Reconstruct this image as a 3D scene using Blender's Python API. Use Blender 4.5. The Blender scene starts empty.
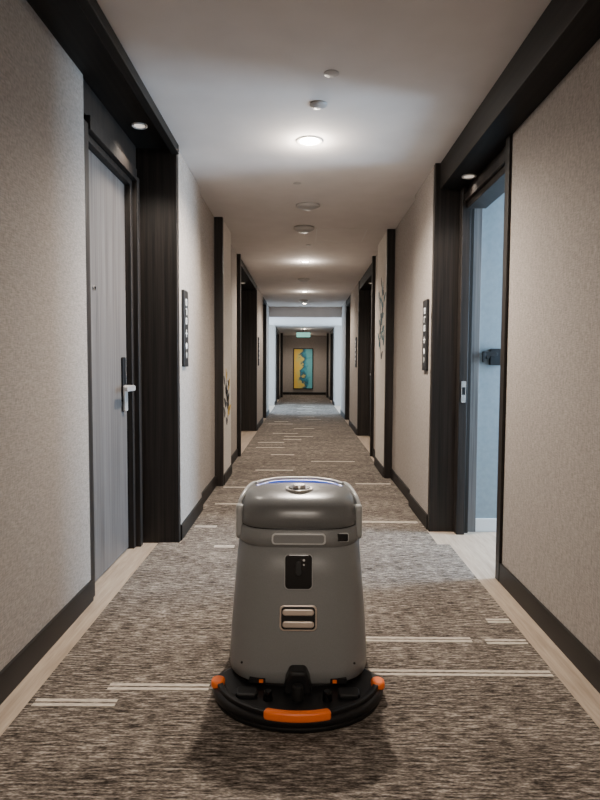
import bpy, bmesh, math, random
from mathutils import Matrix, Vector
random.seed(7)
D=bpy.data; C=bpy.context
# ---------------------------------------------------------------- materials
def base_mat(name,col=(0.5,0.5,0.5),rough=0.5,metal=0.0,emit=None,es=0.0,spec=0.5,coat=0.0):
    m=D.materials.new(name); m.use_nodes=True
    nt=m.node_tree; b=nt.nodes['Principled BSDF']
    b.inputs['Base Color'].default_value=(*col,1); b.inputs['Roughness'].default_value=rough
    b.inputs['Metallic'].default_value=metal
    b.inputs['Specular IOR Level'].default_value=spec
    b.inputs['Coat Weight'].default_value=coat
    if emit: 
        b.inputs['Emission Color'].default_value=(*emit,1); b.inputs['Emission Strength'].default_value=es
    return m
def noise_mat(name,layers,ramp,rough=0.6,bump=0.0,bdist=0.002,metal=0.0,spec=0.5,roughvar=0.0):
    """layers: list of (scale_vec, noise scale, detail, weight); ramp: [(pos,col)]"""
    m=base_mat(name,rough=rough,metal=metal,spec=spec); nt=m.node_tree; N=nt.nodes; L=nt.links
    b=N['Principled BSDF']
    tc=N.new('ShaderNodeTexCoord'); acc=None; tot=sum(l[3] for l in layers)
    for sv,sc,det,w in layers:
        mp=N.new('ShaderNodeMapping'); mp.inputs['Scale'].default_value=sv
        L.new(tc.outputs['Object'],mp.inputs['Vector'])
        nz=N.new('ShaderNodeTexNoise'); nz.inputs['Scale'].default_value=sc; nz.inputs['Detail'].default_value=det
        L.new(mp.outputs[0],nz.inputs['Vector'])
        mu=N.new('ShaderNodeMath'); mu.operation='MULTIPLY'; mu.inputs[1].default_value=w/tot
        L.new(nz.outputs['Fac'],mu.inputs[0])
        if acc is None: acc=mu.outputs[0]
        else:
            ad=N.new('ShaderNodeMath'); ad.operation='ADD'; L.new(acc,ad.inputs[0]); L.new(mu.outputs[0],ad.inputs[1]); acc=ad.outputs[0]
    cr=N.new('ShaderNodeValToRGB'); e=cr.color_ramp.elements
    while len(e)<len(ramp): e.new(0.5)
    for i,(p,c) in enumerate(ramp): e[i].position=p; e[i].color=(*c,1)
    L.new(acc,cr.inputs[0]); L.new(cr.outputs[0],b.inputs['Base Color'])
    if bump>0:
        bp=N.new('ShaderNodeBump'); bp.inputs['Strength'].default_value=bump; bp.inputs['Distance'].default_value=bdist
        L.new(acc,bp.inputs['Height']); L.new(bp.outputs[0],b.inputs['Normal'])
    return m
def fab(name,c,k=0.72):
    return noise_mat(name,[((260,260,40),1,1,1),((40,40,260),1,1,1)],
      [(0.34,tuple(x*k for x in c)),(0.66,tuple(min(1,x*1.22) for x in c))],rough=0.85,bump=0.25,bdist=0.0015,spec=0.2)
M_wall=fab('fabric_wallcovering',(0.335,0.298,0.270),0.72)
M_panel=fab('light_panel_covering',(0.60,0.56,0.51),0.9)
M_room=noise_mat('room_paint',[((40,40,40),1,3,1)],[(0.3,(0.18,0.215,0.235)),(0.7,(0.21,0.245,0.265))],rough=0.8)
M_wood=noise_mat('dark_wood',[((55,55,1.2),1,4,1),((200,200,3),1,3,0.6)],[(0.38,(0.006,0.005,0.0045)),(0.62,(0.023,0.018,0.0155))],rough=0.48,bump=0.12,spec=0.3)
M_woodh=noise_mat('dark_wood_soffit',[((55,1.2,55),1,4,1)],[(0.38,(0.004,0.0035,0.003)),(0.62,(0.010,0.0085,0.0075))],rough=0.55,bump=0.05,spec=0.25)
M_door=noise_mat('door_veneer',[((50,50,0.9),1,4,1),((220,220,2.5),1,3,0.7)],[(0.36,(0.060,0.053,0.050)),(0.64,(0.155,0.142,0.137))],rough=0.45,bump=0.1)
M_base=base_mat('baseboard_dark',(0.011,0.0095,0.009),0.5,spec=0.3)
M_ceil=noise_mat('ceiling_paint',[((5,5,5),1,3,1)],[(0.3,(0.62,0.58,0.56)),(0.7,(0.66,0.62,0.60))],rough=0.9,spec=0.2)
M_thresh=noise_mat('light_oak_border',[((30,2,30),1,4,1),((120,9,50),1,3,0.7)],[(0.35,(0.27,0.205,0.15)),(0.65,(0.44,0.355,0.275))],rough=0.5)
M_strip=noise_mat('carpet_cream_stripe',[((40,260,10),1,2,1)],[(0.3,(0.32,0.28,0.235)),(0.6,(0.64,0.57,0.49))],rough=0.95,spec=0.1)
# carpet
M_carpet=noise_mat('woven_carpet',[((18,120,1),1,1,1),((80,260,1),1,2,0.8),((2.5,6,1),1,2,0.30)],
   [(0.37,(0.022,0.0175,0.0145)),(0.46,(0.080,0.066,0.055)),(0.54,(0.175,0.148,0.126)),(0.63,(0.39,0.345,0.30))],rough=0.95,bump=0.6,bdist=0.004,spec=0.1)
M_black=base_mat('black_plastic',(0.006,0.006,0.007),0.42,spec=0.4)
M_blackg=base_mat('black_gloss',(0.003,0.003,0.004),0.2,spec=0.4)
M_rub=base_mat('black_rubber',(0.008,0.008,0.008),0.6,spec=0.3)
M_body=noise_mat('robot_grey_plastic',[((300,300,300),1,2,1)],[(0.3,(0.195,0.20,0.20)),(0.7,(0.22,0.225,0.225))],rough=0.40)
M_lid=noise_mat('robot_lid_grey',[((300,300,300),1,2,1)],[(0.3,(0.13,0.134,0.135)),(0.7,(0.15,0.154,0.155))],rough=0.28)
M_lgrey=base_mat('robot_light_grey',(0.36,0.37,0.37),0.35)
M_silver=base_mat('robot_silver_trim',(0.60,0.61,0.61),0.3)
M_orange=base_mat('orange_plastic',(0.92,0.17,0.01),0.4)
M_blue=base_mat('blue_strip',(0.01,0.05,0.55),0.3,emit=(0.02,0.12,1.0),es=0.45)
M_chrome=base_mat('brushed_chrome',(0.72,0.70,0.68),0.25,metal=1.0)
M_lever=base_mat('satin_steel',(0.62,0.61,0.60),0.3,metal=0.6)
M_bronze=base_mat('bronze_vent',(0.72,0.62,0.54),0.35,metal=0.8)
M_white=base_mat('white_print',(0.75,0.75,0.75),0.5)
M_sign=base_mat('brightened_numerals',(0.8,0.8,0.8),0.5,emit=(1,0.97,0.92),es=0.45)  # white digits, slight emission added so they read brighter
M_whitep=base_mat('white_plastic',(0.62,0.60,0.58),0.4)
M_fixt=base_mat('fixture_grey_plastic',(0.42,0.40,0.385),0.4)
M_led=base_mat('warm_lamp_lens',(1,1,1),0.5,emit=(1.0,0.83,0.62),es=70)
M_leddim=base_mat('warm_lamp_lens_dim',(1,1,1),0.5,emit=(1.0,0.83,0.65),es=0.7)
M_green=base_mat('exit_green',(0.05,0.20,0.14),0.4,emit=(0.35,0.8,0.65),es=0.8)
M_teal=base_mat('decal_teal',(0.02,0.11,0.14),0.7)
M_yel=base_mat('decal_ochre',(0.55,0.36,0.05),0.7)
M_dgrey=base_mat('decal_grey',(0.035,0.035,0.04),0.7)
M_glass=base_mat('daylight_window_pane',(0.8,0.9,1),0.2,emit=(0.62,0.82,1.0),es=3.0)
# ---------------------------------------------------------------- mesh builder
class MB:
    def __init__(s): s.bm=bmesh.new(); s.mats=[]
    def mi(s,m):
        if m not in s.mats: s.mats.append(m)
        return s.mats.index(m)
    def box(s,x0,x1,y0,y1,z0,z1,m,rot=None):
        x0,x1=sorted((x0,x1)); y0,y1=sorted((y0,y1)); z0,z1=sorted((z0,z1))
        vs=[s.bm.verts.new((x,y,z)) for x in (x0,x1) for y in (y0,y1) for z in (z0,z1)]
        k=s.mi(m)
        for f in ((0,1,3,2),(4,6,7,5),(0,4,5,1),(2,3,7,6),(0,2,6,4),(1,5,7,3)):
            fc=s.bm.faces.new([vs[i] for i in f]); fc.material_index=k
        return vs
    def prism(s,pts,axis,a0,a1,m,smooth=False):
        """pts 2D polygon; axis 'x','y','z' extrude from a0 to a1"""
        def P(p,a):
            return {'x':(a,p[0],p[1]),'y':(p[0],a,p[1]),'z':(p[0],p[1],a)}[axis]
        A=[s.bm.verts.new(P(p,a0)) for p in pts]; B=[s.bm.verts.new(P(p,a1)) for p in pts]
        k=s.mi(m); n=len(pts)
        for f in (A[::-1],B): s.bm.faces.new(f).material_index=k
        for i in range(n):
            f=s.bm.faces.new((A[i],A[(i+1)%n],B[(i+1)%n],B[i])); f.material_index=k; f.smooth=smooth
        return A+B
    def cyl(s,c,r,axis,a0,a1,m,n=32,r1=None):
        r1=r if r1 is None else r1
        k=s.mi(m); R=[]
        for a,rr in ((a0,r),(a1,r1)):
            ring=[]
            for i in range(n):
                t=2*math.pi*i/n; p=(c[0]+rr*math.cos(t),c[1]+rr*math.sin(t))
                ring.append(s.bm.verts.new({'x':(a,p[0],p[1]),'y':(p[0],a,p[1]),'z':(p[0],p[1],a)}[axis]))
            R.append(ring)
        s.bm.faces.new(R[0][::-1]).material_index=k; s.bm.faces.new(R[1]).material_index=k
        for i in range(n):
            f=s.bm.faces.new((R[0][i],R[0][(i+1)%n],R[1][(i+1)%n],R[1][i])); f.material_index=k; f.smooth=True
    def loft(s,rings,m,caps=True):
        k=s.mi(m); R=[[s.bm.verts.new(p) for p in r] for r in rings]; n=len(R[0])
        for a,b in zip(R,R[1:]):
            for i in range(n):
                f=s.bm.faces.new((a[i],a[(i+1)%n],b[(i+1)%n],b[i])); f.material_index=k; f.smooth=True
        if caps:
            for r in (R[0][::-1],R[-1]):
                f=s.bm.faces.new(r); f.material_index=k
    def done(s,name,parent=None,bevel=0,origin=None,seg=3,xf=None):
        bmesh.ops.recalc_face_normals(s.bm,faces=s.bm.faces)
        if xf is not None: bmesh.ops.transform(s.bm,matrix=xf,verts=s.bm.verts)
        if origin is None and parent is None:
            xs=[v.co for v in s.bm.verts]
            origin=Vector(((min(v.x for v in xs)+max(v.x for v in xs))/2,(min(v.y for v in xs)+max(v.y for v in xs))/2,min(v.z for v in xs)))
        me=D.meshes.new(name)
        if origin is not None and parent is None:
            bmesh.ops.translate(s.bm,vec=-Vector(origin),verts=s.bm.verts)
        s.bm.to_mesh(me); s.bm.free()
        for m in s.mats: me.materials.append(m)
        o=D.objects.new(name,me); C.collection.objects.link(o)
        if parent: o.parent=parent
        elif origin is not None: o.location=origin
        if bevel:
            md=o.modifiers.new('bevel','BEVEL'); md.width=bevel; md.segments=seg; md.limit_method='ANGLE'; md.angle_limit=math.radians(40)
            md.harden_normals=False
        return o
def empty(name,loc=(0,0,0)):
    o=D.objects.new(name,None); o.location=loc; o.empty_display_size=0.1; C.collection.objects.link(o); return o
def rr(w,h,r,n=6,cx=0,cz=0):
    pts=[]
    for (sx,sz,a0) in ((1,1,0),(-1,1,90),(-1,-1,180),(1,-1,270)):
        for i in range(n+1):
            a=math.radians(a0+90*i/n)
            pts.append((cx+sx*(w/2-r)+r*math.cos(a),cz+sz*(h/2-r)+r*math.sin(a)))
    return pts
# ---------------------------------------------------------------- room shell
ZC=2.44; END=22.5; BACK=-3.0
b=MB(); b.box(-3.2,3.2,BACK,END+0.2,-0.1,0.0,M_thresh); b.done('floor')
b1=MB(); b1.box(-0.90,0.92,BACK+0.01,3.695,0.0005,0.006,M_carpet)
b2=MB()
Lp=[(-0.762,3.695),(-0.762,4.55),(-0.79,4.55),(-0.79,5.445),(-0.722,5.445),(-0.722,6.1),(-0.785,6.1),(-0.785,7.23),(-0.767,7.23),(-0.767,END-0.016)]
Rp=[(0.847,END-0.016),(0.847,20.7),(0.795,20.7),(0.795,20.6),(0.853,20.6),(0.853,7.41),(0.825,7.41),(0.825,6.7),(0.80,6.7),(0.80,5.895),(0.87,5.895),(0.87,4.75),(0.845,4.75),(0.845,3.695)]
b2.prism(Lp+Rp,'z',0.0005,0.006,M_carpet)
def stripe(x0,x1,y,w=0.042):
    b=b1 if y<3.69 else b2
    b.box(x0,x1,y-w/2,y-w*0.12,0.006,0.0075,M_strip); b.box(x0,x1,y+w*0.12,y+w/2,0.006,0.0075,M_strip)
for st in ((-0.88,-0.61,1.91),(-0.666,-0.32,2.01),(0.25,0.69,2.385),(0.22,0.907,2.12),(0.745,0.91,2.37),(0.81,0.91,2.57),
           (-0.54,-0.417,3.62),(-0.74,-0.59,4.07),(0.40,0.82,4.22),(-0.72,-0.35,5.4),(0.5,0.83,5.6),(-0.4,-0.1,4.9),
           (-0.5,-0.1,6.3),(0.1,0.6,6.9),(-0.85,-0.4,1.2),(0.3,0.7,1.0),(-0.7,-0.45,4.75)):
    stripe(*st)
y=7.4
while y<END-0.5:
    x=random.uniform(-0.7,0.25); stripe(x,x+random.uniform(0.25,0.5),y,0.05); y+=random.uniform(0.35,0.8)
b1.done('carpet'); b2.done('carpet')
# ceiling
b=MB(); b.box(-1.35,1.35,BACK,13.8,ZC,ZC+0.15,M_ceil); b.done('ceiling')
b=MB(); b.box(-3.2,3.2,13.8,16.6,2.21,ZC+0.15,M_ceil); b.box(-1.35,1.35,16.6,END+0.2,2.21,ZC+0.15,M_ceil); b.done('ceiling')
walls={-1:MB(),1:MB()}; bases={-1:MB(),1:MB()}
def seg(s,X,y0,y1,m=M_wall,top=ZC+0.02,bb=True):
    walls[s].box(s*X,s*1.35,y0,y1,0,top,m)
    if bb: bases[s].box(s*(X-0.012),s*(X+0.01),y0,y1,0.0,0.10,M_base)
trimn=[0]
def trim(*boxes,mat=M_wood,bevel=0.003):
    trimn[0]+=1; b=MB()
    for bx in boxes: b.box(*bx,mat)
    return b.done('trim_%d'%trimn[0],bevel=bevel)
# LEFT
seg(-1,1.0,BACK,2.78,top=2.42)
seg(-1,0.775,3.755,4.55); seg(-1,0.805,4.55,5.45)
seg(-1,0.735,5.50,6.10,M_panel); seg(-1,0.80,6.10,7.30)
seg(-1,1.05,7.30,8.0); seg(-1,0.785,10.16,11.7); seg(-1,0.785,12.66,13.8)
seg(-1,0.785,16.6,17.9); seg(-1,0.785,19.46,20.6);
# RIGHT
seg(1,1.035,BACK,3.06,top=2.27)
seg(1,0.86,4.05,4.75); seg(1,0.885,4.75,5.90)
seg(1,0.815,5.95,6.70,M_panel); seg(1,0.87,6.70,7.40)
seg(1,0.87,9.56,11.2); seg(1,0.87,12.36,13.8)
seg(1,0.87,16.6,17.7); seg(1,0.87,19.26,20.6)
# dark wood portals (faces of the projecting wall blocks)
trim((-1.35,-0.772,3.70,3.755,0,ZC)); trim((-0.90,-0.728,5.45,5.50,0,ZC)); trim((-1.35,-0.78,10.1,10.16,0,ZC))
trim((-1.35,-0.775,12.6,12.66,0,ZC)); trim((-0.80,-0.76,17.3,17.4,0,2.21)); trim((-1.35,-0.775,19.4,19.46,0,2.21))
trim((0.855,1.09,4.0,4.05,0,ZC)); trim((0.808,0.95,5.90,5.95,0,ZC)); trim((0.865,1.35,9.5,9.56,0,ZC))
trim((0.865,1.35,12.3,12.36,0,ZC)); trim((0.85,0.90,17.3,17.4,0,2.21)); trim((0.865,1.35,19.2,19.26,0,2.21))
trim((-1.35,-0.70,20.6,20.7,0,2.21)); trim((0.80,1.35,20.6,20.7,0,2.21))
trim((-0.80,-0.755,7.24,7.30,0,ZC)); trim((0.83,0.87,7.34,7.4,0,ZC))
# soffits over the door bays
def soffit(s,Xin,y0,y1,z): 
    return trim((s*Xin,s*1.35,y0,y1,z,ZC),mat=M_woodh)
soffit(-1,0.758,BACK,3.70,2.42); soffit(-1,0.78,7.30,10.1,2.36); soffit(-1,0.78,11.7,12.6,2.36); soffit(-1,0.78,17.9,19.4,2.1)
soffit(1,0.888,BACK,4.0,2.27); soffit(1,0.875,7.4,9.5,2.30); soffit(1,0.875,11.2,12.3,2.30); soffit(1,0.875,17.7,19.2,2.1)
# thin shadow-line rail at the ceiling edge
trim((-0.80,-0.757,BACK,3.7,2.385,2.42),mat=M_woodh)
# ---------------------------------------------------------------- doors
dn=[0]
def door(s,y0,y1,Xw,top=2.17,soff=2.42,detail=True,leafmat=M_door):
    """closed door bay between y0,y1; wall face Xw, leaf recessed"""
    dn[0]+=1; e=empty('door_%d'%dn[0],(s*(Xw+0.06),(y0+y1)/2,0))
    ox,oy,_=e.location
    def B(): return MB()
    def fin(b,n,bev=0): return b.done(n,parent=e,bevel=bev,xf=Matrix.Translation((-ox,-oy,0)))
    X=lambda v:s*v
    b=B(); b.box(X(Xw+0.055),X(Xw+0.10),y0+0.06,y1-0.12,0.008,top,leafmat); fin(b,'leaf',0.002)
    b=B()
    b.box(X(Xw+0.0),X(Xw+0.12),y0,y0+0.06,0,top+0.06,M_wood)
    b.box(X(Xw+0.02),X(Xw+0.12),y1-0.12,y1-0.08,0,top,M_wood)
    b.box(X(Xw-0.01),X(Xw+0.12),y1-0.08,y1-0.03,0,top+0.06,M_wood)
    b.box(X(Xw+0.02),X(Xw+0.12),y1-0.03,y1,0,soff,M_wood)
    b.box(X(Xw+0.02),X(Xw+0.12),y0+0.06,y1-0.08,top,top+0.035,M_wood)
    b.box(X(Xw-0.01),X(Xw+0.12),y0+0.06,y1-0.08,top+0.035,min(top+0.10,soff),M_wood)
    if soff>top+0.11: b.box(X(Xw+0.01),X(Xw+0.12),y0,y1-0.03,top+0.10,soff,M_wood)
    fin(b,'frame',0.003)
    # lock plate, lever, keyhole
    yl=y1-0.20
    b=B(); b.prism(rr(0.055,0.26,0.012,cx=yl,cz=1.03),'x',X(Xw+0.056),X(Xw+0.042),M_black); fin(b,'lock_plate',0.002)
    b=B(); b.cyl((yl,0.98),0.018,'x',X(Xw+0.042),X(Xw-0.005),M_lever)
    b.prism(rr(0.16,0.030,0.012,cx=yl-0.06,cz=0.98),'x',X(Xw+0.002),X(Xw-0.016),M_lever)
    b.prism(rr(0.055,0.15,0.010,cx=yl,cz=0.92),'x',X(Xw+0.044),X(Xw+0.032),M_lever); fin(b,'lever_handle',0.002)
    b=B(); b.cyl((y0+0.25,1.50),0.012,'x',X(Xw+0.058),X(Xw+0.045),M_chrome,n=20)
    b.cyl((y0+0.25,1.50),0.006,'x',X(Xw+0.05),X(Xw+0.043),M_blackg,n=16); fin(b,'peephole')
    return e
seg(-1,1.13,2.78,3.70,bb=False)
door(-1,2.78,3.70,1.0)
seg(-1,1.18,8.0,10.1,bb=False); door(-1,9.0,10.1,1.05,soff=2.36); seg(-1,1.05,8.0,9.0)
seg(-1,1.18,11.7,12.6,bb=False); door(-1,11.72,12.6,1.05,soff=2.36)
seg(-1,1.18,17.9,19.4,bb=False); door(-1,18.5,19.4,1.05,soff=2.1,top=2.0); seg(-1,1.05,17.9,18.5)
seg(1,1.18,7.4,9.5,bb=False); door(1,8.4,9.5,1.05,soff=2.30); seg(1,1.05,7.4,8.4)
seg(1,1.18,11.2,12.3,bb=False); door(1,11.4,12.3,1.05,soff=2.30)
seg(1,1.18,17.7,19.2,bb=False); door(1,18.3,19.2,1.05,soff=2.1,top=2.0); seg(1,1.05,17.7,18.3)
seg(-1,0.785,20.7,END); seg(1,0.87,20.7,END)
for s,n in ((-1,'left'),(1,'right')):
    walls[s].done('wall_'+n); bases[s].done('baseboard_'+n)
b=MB(); b.box(-3.2,3.2,BACK-0.15,BACK,0,2.6,M_wall); b.done('wall_back')
b=MB(); b.box(-1.35,1.35,END,END+0.15,0,2.6,M_wall); b.done('wall_end')
b=MB(); b.box(-0.78,0.86,END-0.015,END-0.0005,0.006,0.10,M_base); b.done('baseboard_end')
# open doorway on the right: frame + guest room entry
b=MB()
b.box(1.02,1.12,3.06,3.12,0,2.27,M_wood)               # near jamb
b.box(1.05,1.17,3.12,3.93,2.13,2.27,M_wood); b.box(1.03,1.10,3.06,4.0,2.17,2.22,M_wood)
b.box(1.02,1.075,3.93,4.0,0,2.27,M_wood); b.box(1.075,1.11,3.97,4.0,0,2.27,M_wood); b.box(1.11,1.17,4.0,4.02,0,2.27,M_door)
b.done('door_frame',bevel=0.003)
b=MB(); b.prism(rr(0.03,0.14,0.005,cx=1.05,cz=0.95),'y',3.926,3.9305,M_chrome); b.box(1.04,1.06,3.924,3.928,0.93,0.98,M_black); b.done('strike_plate')
b=MB(); b.box(1.15,1.36,4.02,4.05,0,2.6,M_room); b.box(1.36,3.2,4.02,4.25,0,2.6,M_room); b.done('wall_room_far')
b=MB(); b.box(1.36,3.2,1.7,1.85,0,2.6,M_room); b.done('wall_room_near')
b=MB(); b.box(1.35,1.36,1.7,3.06,0,2.6,M_room); b.done('wall_room_entry')
b=MB(); b.box(3.05,3.2,1.85,2.6,0,2.6,M_room); b.box(3.05,3.2,4.0,4.12,0,2.6,M_room); b.box(3.05,3.2,2.6,4.0,0,0.4,M_room); b.box(3.05,3.2,2.6,4.0,2.35,2.6,M_room); b.done('wall_room_side')
b=MB(); b.box(1.36,3.2,1.7,4.25,2.5,2.62,M_ceil); b.box(1.1,1.36,3.06,4.05,2.45,2.62,M_ceil); b.done('ceiling_room')
b=MB(); b.box(1.17,3.05,4.005,4.02,0.0,0.09,M_whitep); b.done('baseboard_room',bevel=0.003)
def window(n,s,x,y0,y1,z0,z1):
    b=MB(); t=0.05
    b.box(x,x+s*0.02,y0,y1,z0,z1,M_glass)
    for (a,c,d,e) in ((y0,y1,z0,z0+t),(y0,y1,z1-t,z1),(y0,y0+t,z0,z1),(y1-t,y1,z0,z1),((y0+y1)/2-0.02,(y0+y1)/2+0.02,z0,z1)):
        b.box(x-s*0.03,x+s*0.03,a,c,d,e,M_whitep)
    return b.done('window_%d'%n)
window(1,1,3.08,2.6,4.0,0.4,2.35)
# room lock box & hook on the entry wall
e=empty('door_guard_latch',(1.28,4.02,1.18))
b=MB(); b.prism(rr(0.085,0.11,0.008),'y',-0.03,0,M_black); b.done('housing',parent=e,bevel=0.004)
b=MB(); b.prism(rr(0.10,0.03,0.012,cx=-0.05,cz=0.02),'y',-0.05,-0.03,M_black); b.cyl((-0.06,0.0),0.012,'y',-0.045,0.0,M_black,n=16)
b.prism(rr(0.018,0.07,0.006,cx=-0.09,cz=0.0),'y',-0.055,-0.035,M_black); b.done('swing_arm',parent=e,bevel=0.002)
# side lobby openings (daylight)
for s,nm in ((-1,'left'),(1,'right')):
    b=MB(); b.box(s*1.35,s*3.2,13.65,13.8,0,2.6,M_wall); b.box(s*1.35,s*3.2,16.6,16.75,0,2.6,M_wall)
    b.box(s*3.05,s*3.2,13.8,14.0,0,2.6,M_wall); b.box(s*3.05,s*3.2,16.4,16.6,0,2.6,M_wall)
    b.box(s*3.05,s*3.2,14.0,16.4,0,0.3,M_wall); b.box(s*3.05,s*3.2,14.0,16.4,2.15,2.6,M_wall)
    b.done('wall_lobby_'+nm)
    window(2 if s<0 else 3,s,s*3.10,14.0,16.4,0.3,2.15)
# ---------------------------------------------------------------- signs
def sign(s,X,y,zc,w=0.14,h=0.49,num='2'):
    e=empty('room_number_sign',(s*X,y,zc))
    b=MB(); b.prism(rr(w,h,0.01),'x',0,-s*0.018,M_black); b.done('plate',parent=e,bevel=0.003)
    b=MB(); t0,t1=-s*0.0182,-s*0.0195
    for i,(dz,kind) in enumerate(((0.17,0),(0.11,1),(0.05,2),(-0.03,3))):
        for (a,c,d,f) in (((-.022,.022,.013,.021),(-.022,.022,-.021,-.013),(.012,.022,-.021,.021),(-.022,-.012,-.021,.021)) if kind in(0,2)
                else ((-.022,.022,.013,.021),(.008,.018,-.021,.021))if kind==1 else ((-.028,.028,-.004,.004),(-.005,.005,-.024,.024))):
            b.box(t0,t1,a,c,dz+d,dz+f,M_sign)
    for dz in (-0.11,-0.17): 
        b.cyl((0,dz),0.020,'x',t0,t1,M_sign if dz>-0.12 else M_lgrey,n=20)
    b.done('digits',parent=e)
sign(-1,0.775,3.90,1.35); sign(1,0.86,4.20,1.33)
sign(-1,0.785,10.45,1.35); sign(1,0.87,9.85,1.33)
# ---------------------------------------------------------------- wall leaf decals
def decal(s,X,y,z,scale,cols,nl=13,wy=0.2,name='botanical_wall_decal'):
    b=MB(); rnd=random.Random(int(y*100)+s)
    def leaf(py,pz,ang,l,w,m):
        pts=[]
        for i in range(14):
            t=i/14*2*math.pi; u=l/2*(1+math.cos(t)); v=w/2*math.sin(t)*(1-0.35*math.cos(t))
            pts.append((py+u*math.cos(ang)-v*math.sin(ang),pz+u*math.sin(ang)+v*math.cos(ang)))
        b.prism(pts,'x',0,-s*0.002,m)
    for row in (-1,0,1):
        ph=row*1.3; oy=row*wy*0.6
        for i in range(nl):
            pz=(i/nl-0.5)*scale*(1-0.3*abs(row)); py=oy+0.06*math.sin(i*0.9+ph)
            leaf(py,pz,rnd.uniform(0.2,1.2) if i%2 else rnd.uniform(1.9,3.0),rnd.uniform(0.10,0.17),rnd.uniform(0.045,0.07),rnd.choice(cols))
        for i in range(nl):
            k=scale*(1-0.3*abs(row)); z0=(i/nl-0.5)*k; z1=((i+1)/nl-0.5)*k; y0=oy+0.06*math.sin(i*.9+ph); y1=oy+0.06*math.sin((i+1)*.9+ph)
            b.prism([(y0-.005,z0),(y0+.005,z0),(y1+.005,z1),(y1-.005,z1)],'x',0,-s*0.002,M_dgrey)
    o=b.done(name,origin=(0,0,0)); o.location=(s*(X+0.0003),y,z)
decal(-1,0.735,5.8,0.80,0.50,[M_yel,M_dgrey,M_dgrey,M_white],nl=7,wy=0.18)
decal(1,0.815,6.32,1.62,0.85,[M_teal,M_teal,M_dgrey],nl=8,wy=0.2)
# ---------------------------------------------------------------- painting
e=empty('framed_painting',(0.0,END-0.02,0.98))
pm=base_mat('abstract_painting',rough=0.6); nt=pm.node_tree; N=nt.nodes; L=nt.links
tc=N.new('ShaderNodeTexCoord'); nz=N.new('ShaderNodeTexNoise'); nz.inputs['Scale'].default_value=4; nz.inputs['Detail'].default_value=5
sx=N.new('ShaderNodeSeparateXYZ'); L.new(tc.outputs['Object'],sx.inputs[0]); L.new(tc.outputs['Object'],nz.inputs['Vector'])
ma=N.new('ShaderNodeMath'); ma.operation='MULTIPLY_ADD'; ma.inputs[1].default_value=1.1; L.new(sx.outputs[0],ma.inputs[0]); L.new(nz.outputs['Fac'],ma.inputs[2])
cr=N.new('ShaderNodeValToRGB'); els=cr.color_ramp.elements
while len(els)<5: els.new(0.5)
for i,(p,c) in enumerate(((0.25,(0.75,0.52,0.08)),(0.42,(0.60,0.54,0.16)),(0.48,(0.02,0.09,0.14)),(0.58,(0.03,0.27,0.40)),(0.72,(0.14,0.50,0.55)))):
    els[i].position=p; els[i].color=(*c,1)
L.new(ma.outputs[0],cr.inputs[0]); L.new(cr.outputs[0],N['Principled BSDF'].inputs['Base Color'])
b=MB(); b.box(-0.34,0.34,-0.03,0.0,-0.73,0.73,pm); b.done('canvas',parent=e)
b=MB()
for q in ((-0.37,-0.34,-0.73,0.73),(0.34,0.37,-0.73,0.73),(-0.37,0.37,0.73,0.76),(-0.37,0.37,-0.76,-0.73)): b.box(q[0],q[1],-0.045,0.015,q[2],q[3],M_black)
b.done('frame',parent=e)
# ---------------------------------------------------------------- ceiling fixtures
def lamp(name,kind,loc,energy,col,rot=(0,0,0),parent=None,**kw):
    l=D.lights.new(name,kind); l.energy=energy; l.color=col
    for k,v in kw.items(): setattr(l,k,v)
    o=D.objects.new(name,l); C.collection.objects.link(o); o.location=loc; o.rotation_euler=rot
    if parent: o.parent=parent
    return o
WARM=(1.0,0.88,0.75)
def downlight(x,y,z,energy,r=0.05,bright=True,angle=160,blend=0.7,spill=0.0):
    e=empty('recessed_downlight',(x,y,z))
    b=MB(); n=32; 
    rings=[]
    for rad,h in ((r*1.25,0.0),(r*1.22,-0.006),(r*0.95,-0.006),(r*0.85,-0.002)):
        rings.append([(rad*math.cos(2*math.pi*i/n),rad*math.sin(2*math.pi*i/n),h) for i in range(n)])
    b.loft(rings,M_whitep,caps=False); b.done('bezel',parent=e)
    b=MB(); b.cyl((0,0),r*0.86,'z',-0.001,-0.003,M_led if bright else M_leddim); b.done('lens',parent=e)
    lamp('lamp','SPOT',(0,0,-0.03),energy,WARM,parent=e,spot_size=math.radians(angle),spot_blend=blend,shadow_soft_size=0.04)
    if spill: lamp('spill','POINT',(0,0,-0.07),spill,WARM,parent=e,shadow_soft_size=0.05)  # extra point lamp added to lighten the ceiling around the fitting
downlight(0.03,3.62,ZC,330,r=0.065,spill=14)
downlight(0.02,7.75,ZC,220,spill=10); downlight(0.02,10.9,ZC,140,spill=6); downlight(0.02,13.0,ZC,25); downlight(0.02,-0.5,ZC,75,spill=12); downlight(0.02,-2.2,ZC,80,spill=12)
downlight(0.03,18.2,2.21,60,spill=4); downlight(0.03,21.2,2.21,75,spill=5)
downlight(-0.90,3.35,2.42,36,r=0.035,bright=False,angle=110); downlight(1.0,3.72,2.27,10,r=0.035,bright=False,angle=110)
downlight(-0.93,9.2,2.36,8,r=0.035,bright=False,angle=110); downlight(0.97,8.7,2.30,8,r=0.035,bright=False,angle=110)
def detector(name,x,y,z,r,h):
    b=MB(); n=32; R=[]
    for k,zz in ((1,0),(1,-0.35*h),(0.86,-0.6*h),(0.55,-h),(0.2,-h*1.05)):
        R.append([(x+r*k*math.cos(2*math.pi*i/n),y+r*k*math.sin(2*math.pi*i/n),z+zz) for i in range(n)])
    b.loft(R,M_fixt); b.done(name)
detector('smoke_detector',0.07,3.12,ZC,0.045,0.02); detector('sprinkler_cover',0.12,2.80,ZC,0.035,0.006)
detector('smoke_detector',0.03,5.05,ZC,0.10,0.03); detector('wifi_access_point',0.0,5.85,ZC,0.10,0.045)
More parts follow.
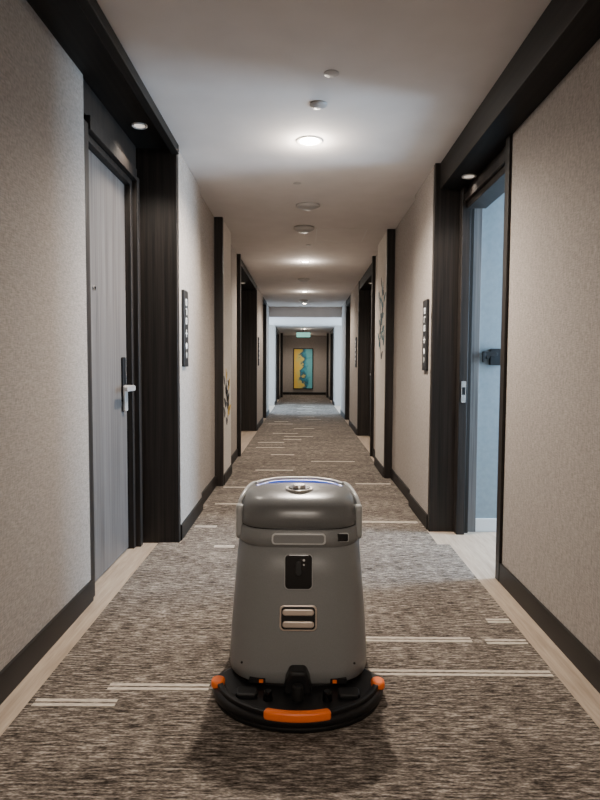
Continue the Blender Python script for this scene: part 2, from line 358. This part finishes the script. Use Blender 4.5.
detector('sprinkler_cover',-0.05,4.45,ZC,0.03,0.006); detector('sprinkler_cover',0.05,6.7,ZC,0.03,0.006)
detector('smoke_detector',0.0,9.3,ZC,0.09,0.04); detector('smoke_detector',0.0,12.3,ZC,0.09,0.04)
b=MB()
for q in ((0.12,0.62,5.9,5.91),(0.12,0.62,6.49,6.5),(0.12,0.13,5.9,6.5),(0.61,0.62,5.9,6.5)): b.box(q[0],q[1],q[2],q[3],ZC-0.002,ZC,M_whitep)
b.done('ceiling_access_panel')
e=empty('exit_sign',(0.0,17.6,2.0))
b=MB(); b.box(-0.2,0.2,-0.02,0.02,-0.07,0.07,M_green); b.done('lit_face',parent=e)
b=MB(); b.box(-0.21,0.21,-0.015,0.025,0.07,0.085,M_black); b.box(-0.21,0.21,-0.015,0.025,-0.085,-0.07,M_black); b.box(-0.01,0.01,-0.005,0.005,0.085,0.21,M_black); b.done('housing',parent=e)
# daylight
DAY=(0.55,0.77,1.0)
def area(x,y,z,sx,sy,energy,rz,parentname):
    o=lamp(parentname,'AREA',(x,y,z),energy,DAY,rot=(math.radians(90),0,math.radians(rz)),shape='RECTANGLE',size=sx,size_y=sy); return o
area(3.0,3.58,1.4,0.5,1.8,230,90,'window_daylight')
area(-3.0,15.2,1.25,2.3,1.7,330,-90,'window_daylight')
area(3.0,15.2,1.25,2.3,1.7,250,90,'window_daylight')
# ---------------------------------------------------------------- ROBOT
RB=empty('cleaning_robot',(-0.012,2.2,0.006))
def sel(hw,yf,yb,z,n=3.6,N_=96):
    cy=(yf+yb)/2-2.2; bb=(yb-yf)/2; r=[]
    for i in range(N_):
        t=2*math.pi*i/N_; c,s_=math.cos(t),math.sin(t)
        r.append((hw*math.copysign(abs(c)**(2/n),c),cy+bb*math.copysign(abs(s_)**(2/n),s_),z))
    return r
P=[(0.052,0.242,1.937,2.50),(0.062,0.247,1.930,2.51),(0.10,0.247,1.934,2.51),(0.20,0.242,1.950,2.50),(0.30,0.235,1.970,2.49),(0.40,0.227,1.992,2.47),(0.484,0.219,2.012,2.45)]
def prof(z):
    for a,c in zip(P,P[1:]):
        if z<=c[0]:
            k=(z-a[0])/(c[0]-a[0]); return [a[i]+k*(c[i]-a[i]) for i in range(4)]
    k=(z-P[-1][0]); a=P[-1]; return [z,a[1]-0.05*k,a[2]+0.2*k,a[3]-0.2*k]
b=MB(); R=[sel(p[1]-(0.006 if i==0 else 0),p[2]+(0.006 if i==0 else 0),p[3],p[0]) for i,p in enumerate(P)]
for z,ins in ((0.487,0.007),(0.492,0.007),(0.495,0.0),(0.52,-0.001),(0.545,0.0),(0.549,0.004)):
    p=prof(z); R.append(sel(p[1]-ins,p[2]+ins,p[3]-ins,z))
b.loft(R,M_body); b.done('body_shell',parent=RB)
b=MB(); R=[sel(hw,yf,yb,z,n) for z,hw,yf,yb,n in ((0.545,0.205,2.045,2.43,3.6),(0.550,0.209,2.034,2.435,3.6),(0.556,0.215,2.026,2.44,3.6),(0.590,0.213,2.030,2.435,3.5),
   (0.618,0.208,2.042,2.43,3.4),(0.638,0.199,2.060,2.42,3.3),(0.651,0.186,2.090,2.40,3.2),(0.659,0.165,2.125,2.38,3.0),(0.663,0.13,2.16,2.34,2.8),(0.664,0.05,2.21,2.27,2.4))]
b.loft(R,M_lid); b.done('top_lid',parent=RB)
b=MB(); b.loft([sel(0.2105,2.031,2.438,z) for z in (0.54,0.556)],M_black); b.done('lid_seam',parent=RB)
# chassis
b=MB(); b.loft([sel(0.215,1.98,2.48,0.012),sel(0.235,1.95,2.50,0.025),sel(0.240,1.94,2.505,0.06)],M_black); b.done('chassis',parent=RB)
for sx in (-1,1):
    b=MB(); b.cyl((2.38-2.2,0.055),0.06,'x',sx*0.19,sx*0.228,M_rub,n=40); b.done('drive_wheel',parent=RB,bevel=0.006)
def face(name,w,h,r,x,z,th,m,off=0.0,bev=0.003):
    p=prof(z); q=prof(z+0.02); ang=-math.atan2(q[2]-p[2],0.02)
    cy=(p[2]+p[3])/2; bb=(p[3]-p[2])/2
    yy=cy-bb*(1-abs(x/p[1])**3.6)**(1/3.6)-2.2
    mt=Matrix.Translation((x,yy-off,z))@Matrix.Rotation(ang,4,'X')
    b=MB(); b.prism(rr(w,h,r),'y',-th,0.01,m); return b.done(name,parent=RB,bevel=bev,xf=mt)
face('rear_sensor_window',0.096,0.118,0.016,0.0,0.415,0.004,M_lgrey,bev=0.001)
face('rear_sensor_glass',0.091,0.113,0.014,0.0,0.415,0.006,M_blackg)
face('sensor_lens',0.022,0.05,0.010,0.0,0.425,0.008,M_black)
face('indicator_dot',0.008,0.008,0.004,0.018,0.452,0.008,M_white,bev=0)
face('indicator_dot',0.006,0.006,0.003,0.018,0.437,0.008,M_white,bev=0)
face('vent_frame',0.126,0.084,0.016,0.0,0.268,0.004,M_bronze)
face('vent_recess',0.114,0.073,0.012,0.0,0.268,0.0055,M_black,bev=0.001)
face('vent_slat',0.106,0.021,0.010,0.0,0.287,0.012,M_bronze)
face('vent_slat',0.106,0.021,0.010,0.0,0.249,0.012,M_bronze)
face('grip_frame',0.185,0.038,0.012,0.0,0.520,0.004,M_silver)
face('grip_recess',0.174,0.028,0.009,0.0,0.520,0.005,M_body,bev=0.001)
face('charging_port',0.052,0.030,0.006,0.146,0.522,0.004,M_silver)
face('charging_port_cap',0.047,0.026,0.005,0.146,0.522,0.0052,M_blackg,bev=0.001)
for sx in (-1,1):
    face('warning_label',0.055,0.016,0.003,sx*0.135,0.0665,0.004,M_black,off=0.002,bev=0)
    face('label_text',0.030,0.010,0.003,sx*0.145,0.0665,0.0055,M_white,off=0.002,bev=0)
    face('label_mark',0.014,0.010,0.002,sx*0.122,0.0665,0.0055,M_orange,off=0.002,bev=0)
    face('screw',0.008,0.008,0.004,sx*0.19,0.11,0.003,M_black,bev=0)
def tube(name,pts,r,m,parent,flat=1.0):
    cu=D.curves.new(name,'CURVE'); cu.dimensions='3D'; cu.bevel_depth=r; cu.bevel_resolution=5; cu.resolution_u=12; cu.use_fill_caps=True
    sp=cu.splines.new('NURBS'); sp.points.add(len(pts)-1); sp.use_endpoint_u=True; sp.order_u=3
    for i,p in enumerate(pts): sp.points[i].co=(*p,1)
    cu.materials.append(m); o=D.objects.new(name,cu); C.collection.objects.link(o); o.parent=parent; return o
for sx in (-1,1):
    b=MB(); b.prism(rr(0.045,0.125,0.022,cx=2.125-2.2,cz=0.555),'x',sx*0.200,sx*0.225,M_lgrey); b.done('side_handle',parent=RB,bevel=0.010,seg=4)
    tube('handle_rail',[(sx*0.218,-0.08,0.59),(sx*0.214,-0.06,0.622),(sx*0.200,0.0,0.646),(sx*0.188,0.10,0.652),(sx*0.165,0.19,0.643),(sx*0.15,0.215,0.60)],0.008,M_lgrey,RB)
pts=[]
for i in range(17):
    a=(-1+2*i/16); pts.append((a*0.160,0.095-0.055*abs(a)**3,0.664-0.010*abs(a)**3))
tube('blue_light_strip',pts,0.008,M_blue,RB)
tube('rear_lid_rim',[(p[0]*1.03,p[1]+0.04,p[2]+0.003) for p in pts],0.010,M_lgrey,RB)
b=MB(); b.cyl((0,-0.035),0.050,'z',0.655,0.668,M_chrome,n=48); b.cyl((0,-0.035),0.040,'z',0.668,0.671,M_blackg,n=48); b.cyl((0,-0.035),0.026,'z',0.670,0.680,M_chrome,n=40,r1=0.022); b.done('top_knob',parent=RB,bevel=0.002)
# squeegee
SW,SD,SY=0.290,0.262,2.01
def cres(k,z,dy=0):
    r=[]; n=48
    for i in range(n+1):
        a=math.radians(-90+180*i/n); r.append((SW*k*math.sin(a),SY-SD*k*max(0,math.cos(a))**0.9-2.2,z))
    r.append((0.25*k,2.06-2.2,z)); r.append((-0.25*k,2.06-2.2,z)); return r
b=MB(); b.loft([cres(0.975,0.0),cres(0.985,0.018)],M_rub); b.loft([cres(0.96,0.016),cres(1.0,0.020),cres(1.0,0.036),cres(0.985,0.042),cres(0.93,0.046)],M_black)
b.done('squeegee_skirt',parent=RB)
b=MB()
def arc(k,z): return [(SW*k*math.sin(math.radians(t)),SY-SD*k*math.cos(math.radians(t))-2.2,z) for t in range(-80,81,5)]
o1,i1=arc(0.97,0.04),arc(0.90,0.04)
b.loft([[*o1,*i1[::-1]],[*[(p[0],p[1],0.058) for p in o1],*[(p[0],p[1],0.058) for p in i1[::-1]]]],M_black); b.done('squeegee_bar',parent=RB,bevel=0.004)
b=MB(); o1=[(SW*1.02*math.sin(math.radians(t)),SY-SD*1.02*math.cos(math.radians(t))-2.2) for t in range(-21,22,3)]
i1=[(SW*0.92*math.sin(math.radians(t)),SY-SD*0.92*math.cos(math.radians(t))-2.2) for t in range(-21,22,3)]
b.prism([*o1,*i1[::-1]],'z',0.036,0.068,M_orange); b.done('centre_bumper',parent=RB,bevel=0.010,seg=4)
for sx in (-1,1):
    b=MB(); b.prism(rr(0.045,0.055,0.02,cx=sx*0.268,cz=1.955-2.2),'z',0.036,0.062,M_orange); b.done('end_roller',parent=RB,bevel=0.010,seg=4)
    b=MB(); b.prism(rr(0.07,0.05,0.012,cx=sx*0.165,cz=1.885-2.2),'z',0.044,0.062,M_black); b.done('squeegee_bracket',parent=RB,bevel=0.006)
    b=MB(); b.cyl((sx*0.095,1.86-2.2),0.016,'z',0.044,0.075,M_blackg,n=24,r1=0.012); b.done('adjuster_knob',parent=RB,bevel=0.002)
b=MB(); b.prism([(-0.048,0.045),(0.048,0.045),(0.040,0.09),(0.026,0.12),(-0.026,0.12),(-0.040,0.09)],'y',1.885-2.2,1.96-2.2,M_black); b.done('hitch',parent=RB,bevel=0.010)
b=MB(); b.cyl((0,1.865-2.2),0.022,'z',0.045,0.09,M_rub,n=28,r1=0.017); b.done('hitch_pin',parent=RB,bevel=0.003)
# ---------------------------------------------------------------- world & camera
w=D.worlds.new('world'); C.scene.world=w; w.use_nodes=True
w.node_tree.nodes['Background'].inputs[0].default_value=(0.6,0.8,1,1); w.node_tree.nodes['Background'].inputs[1].default_value=0.3
cam=D.cameras.new('camera'); cam.sensor_width=36; cam.lens=27; cam.clip_start=0.05
co=D.objects.new('camera',cam); C.collection.objects.link(co)
co.matrix_world=Matrix.Translation((0,0,1.12))@Matrix.Rotation(math.radians(0.29),4,'Z')@Matrix.Rotation(math.radians(90-3.34),4,'X')@Matrix.Rotation(math.radians(0.3),4,'Z')
C.scene.camera=co
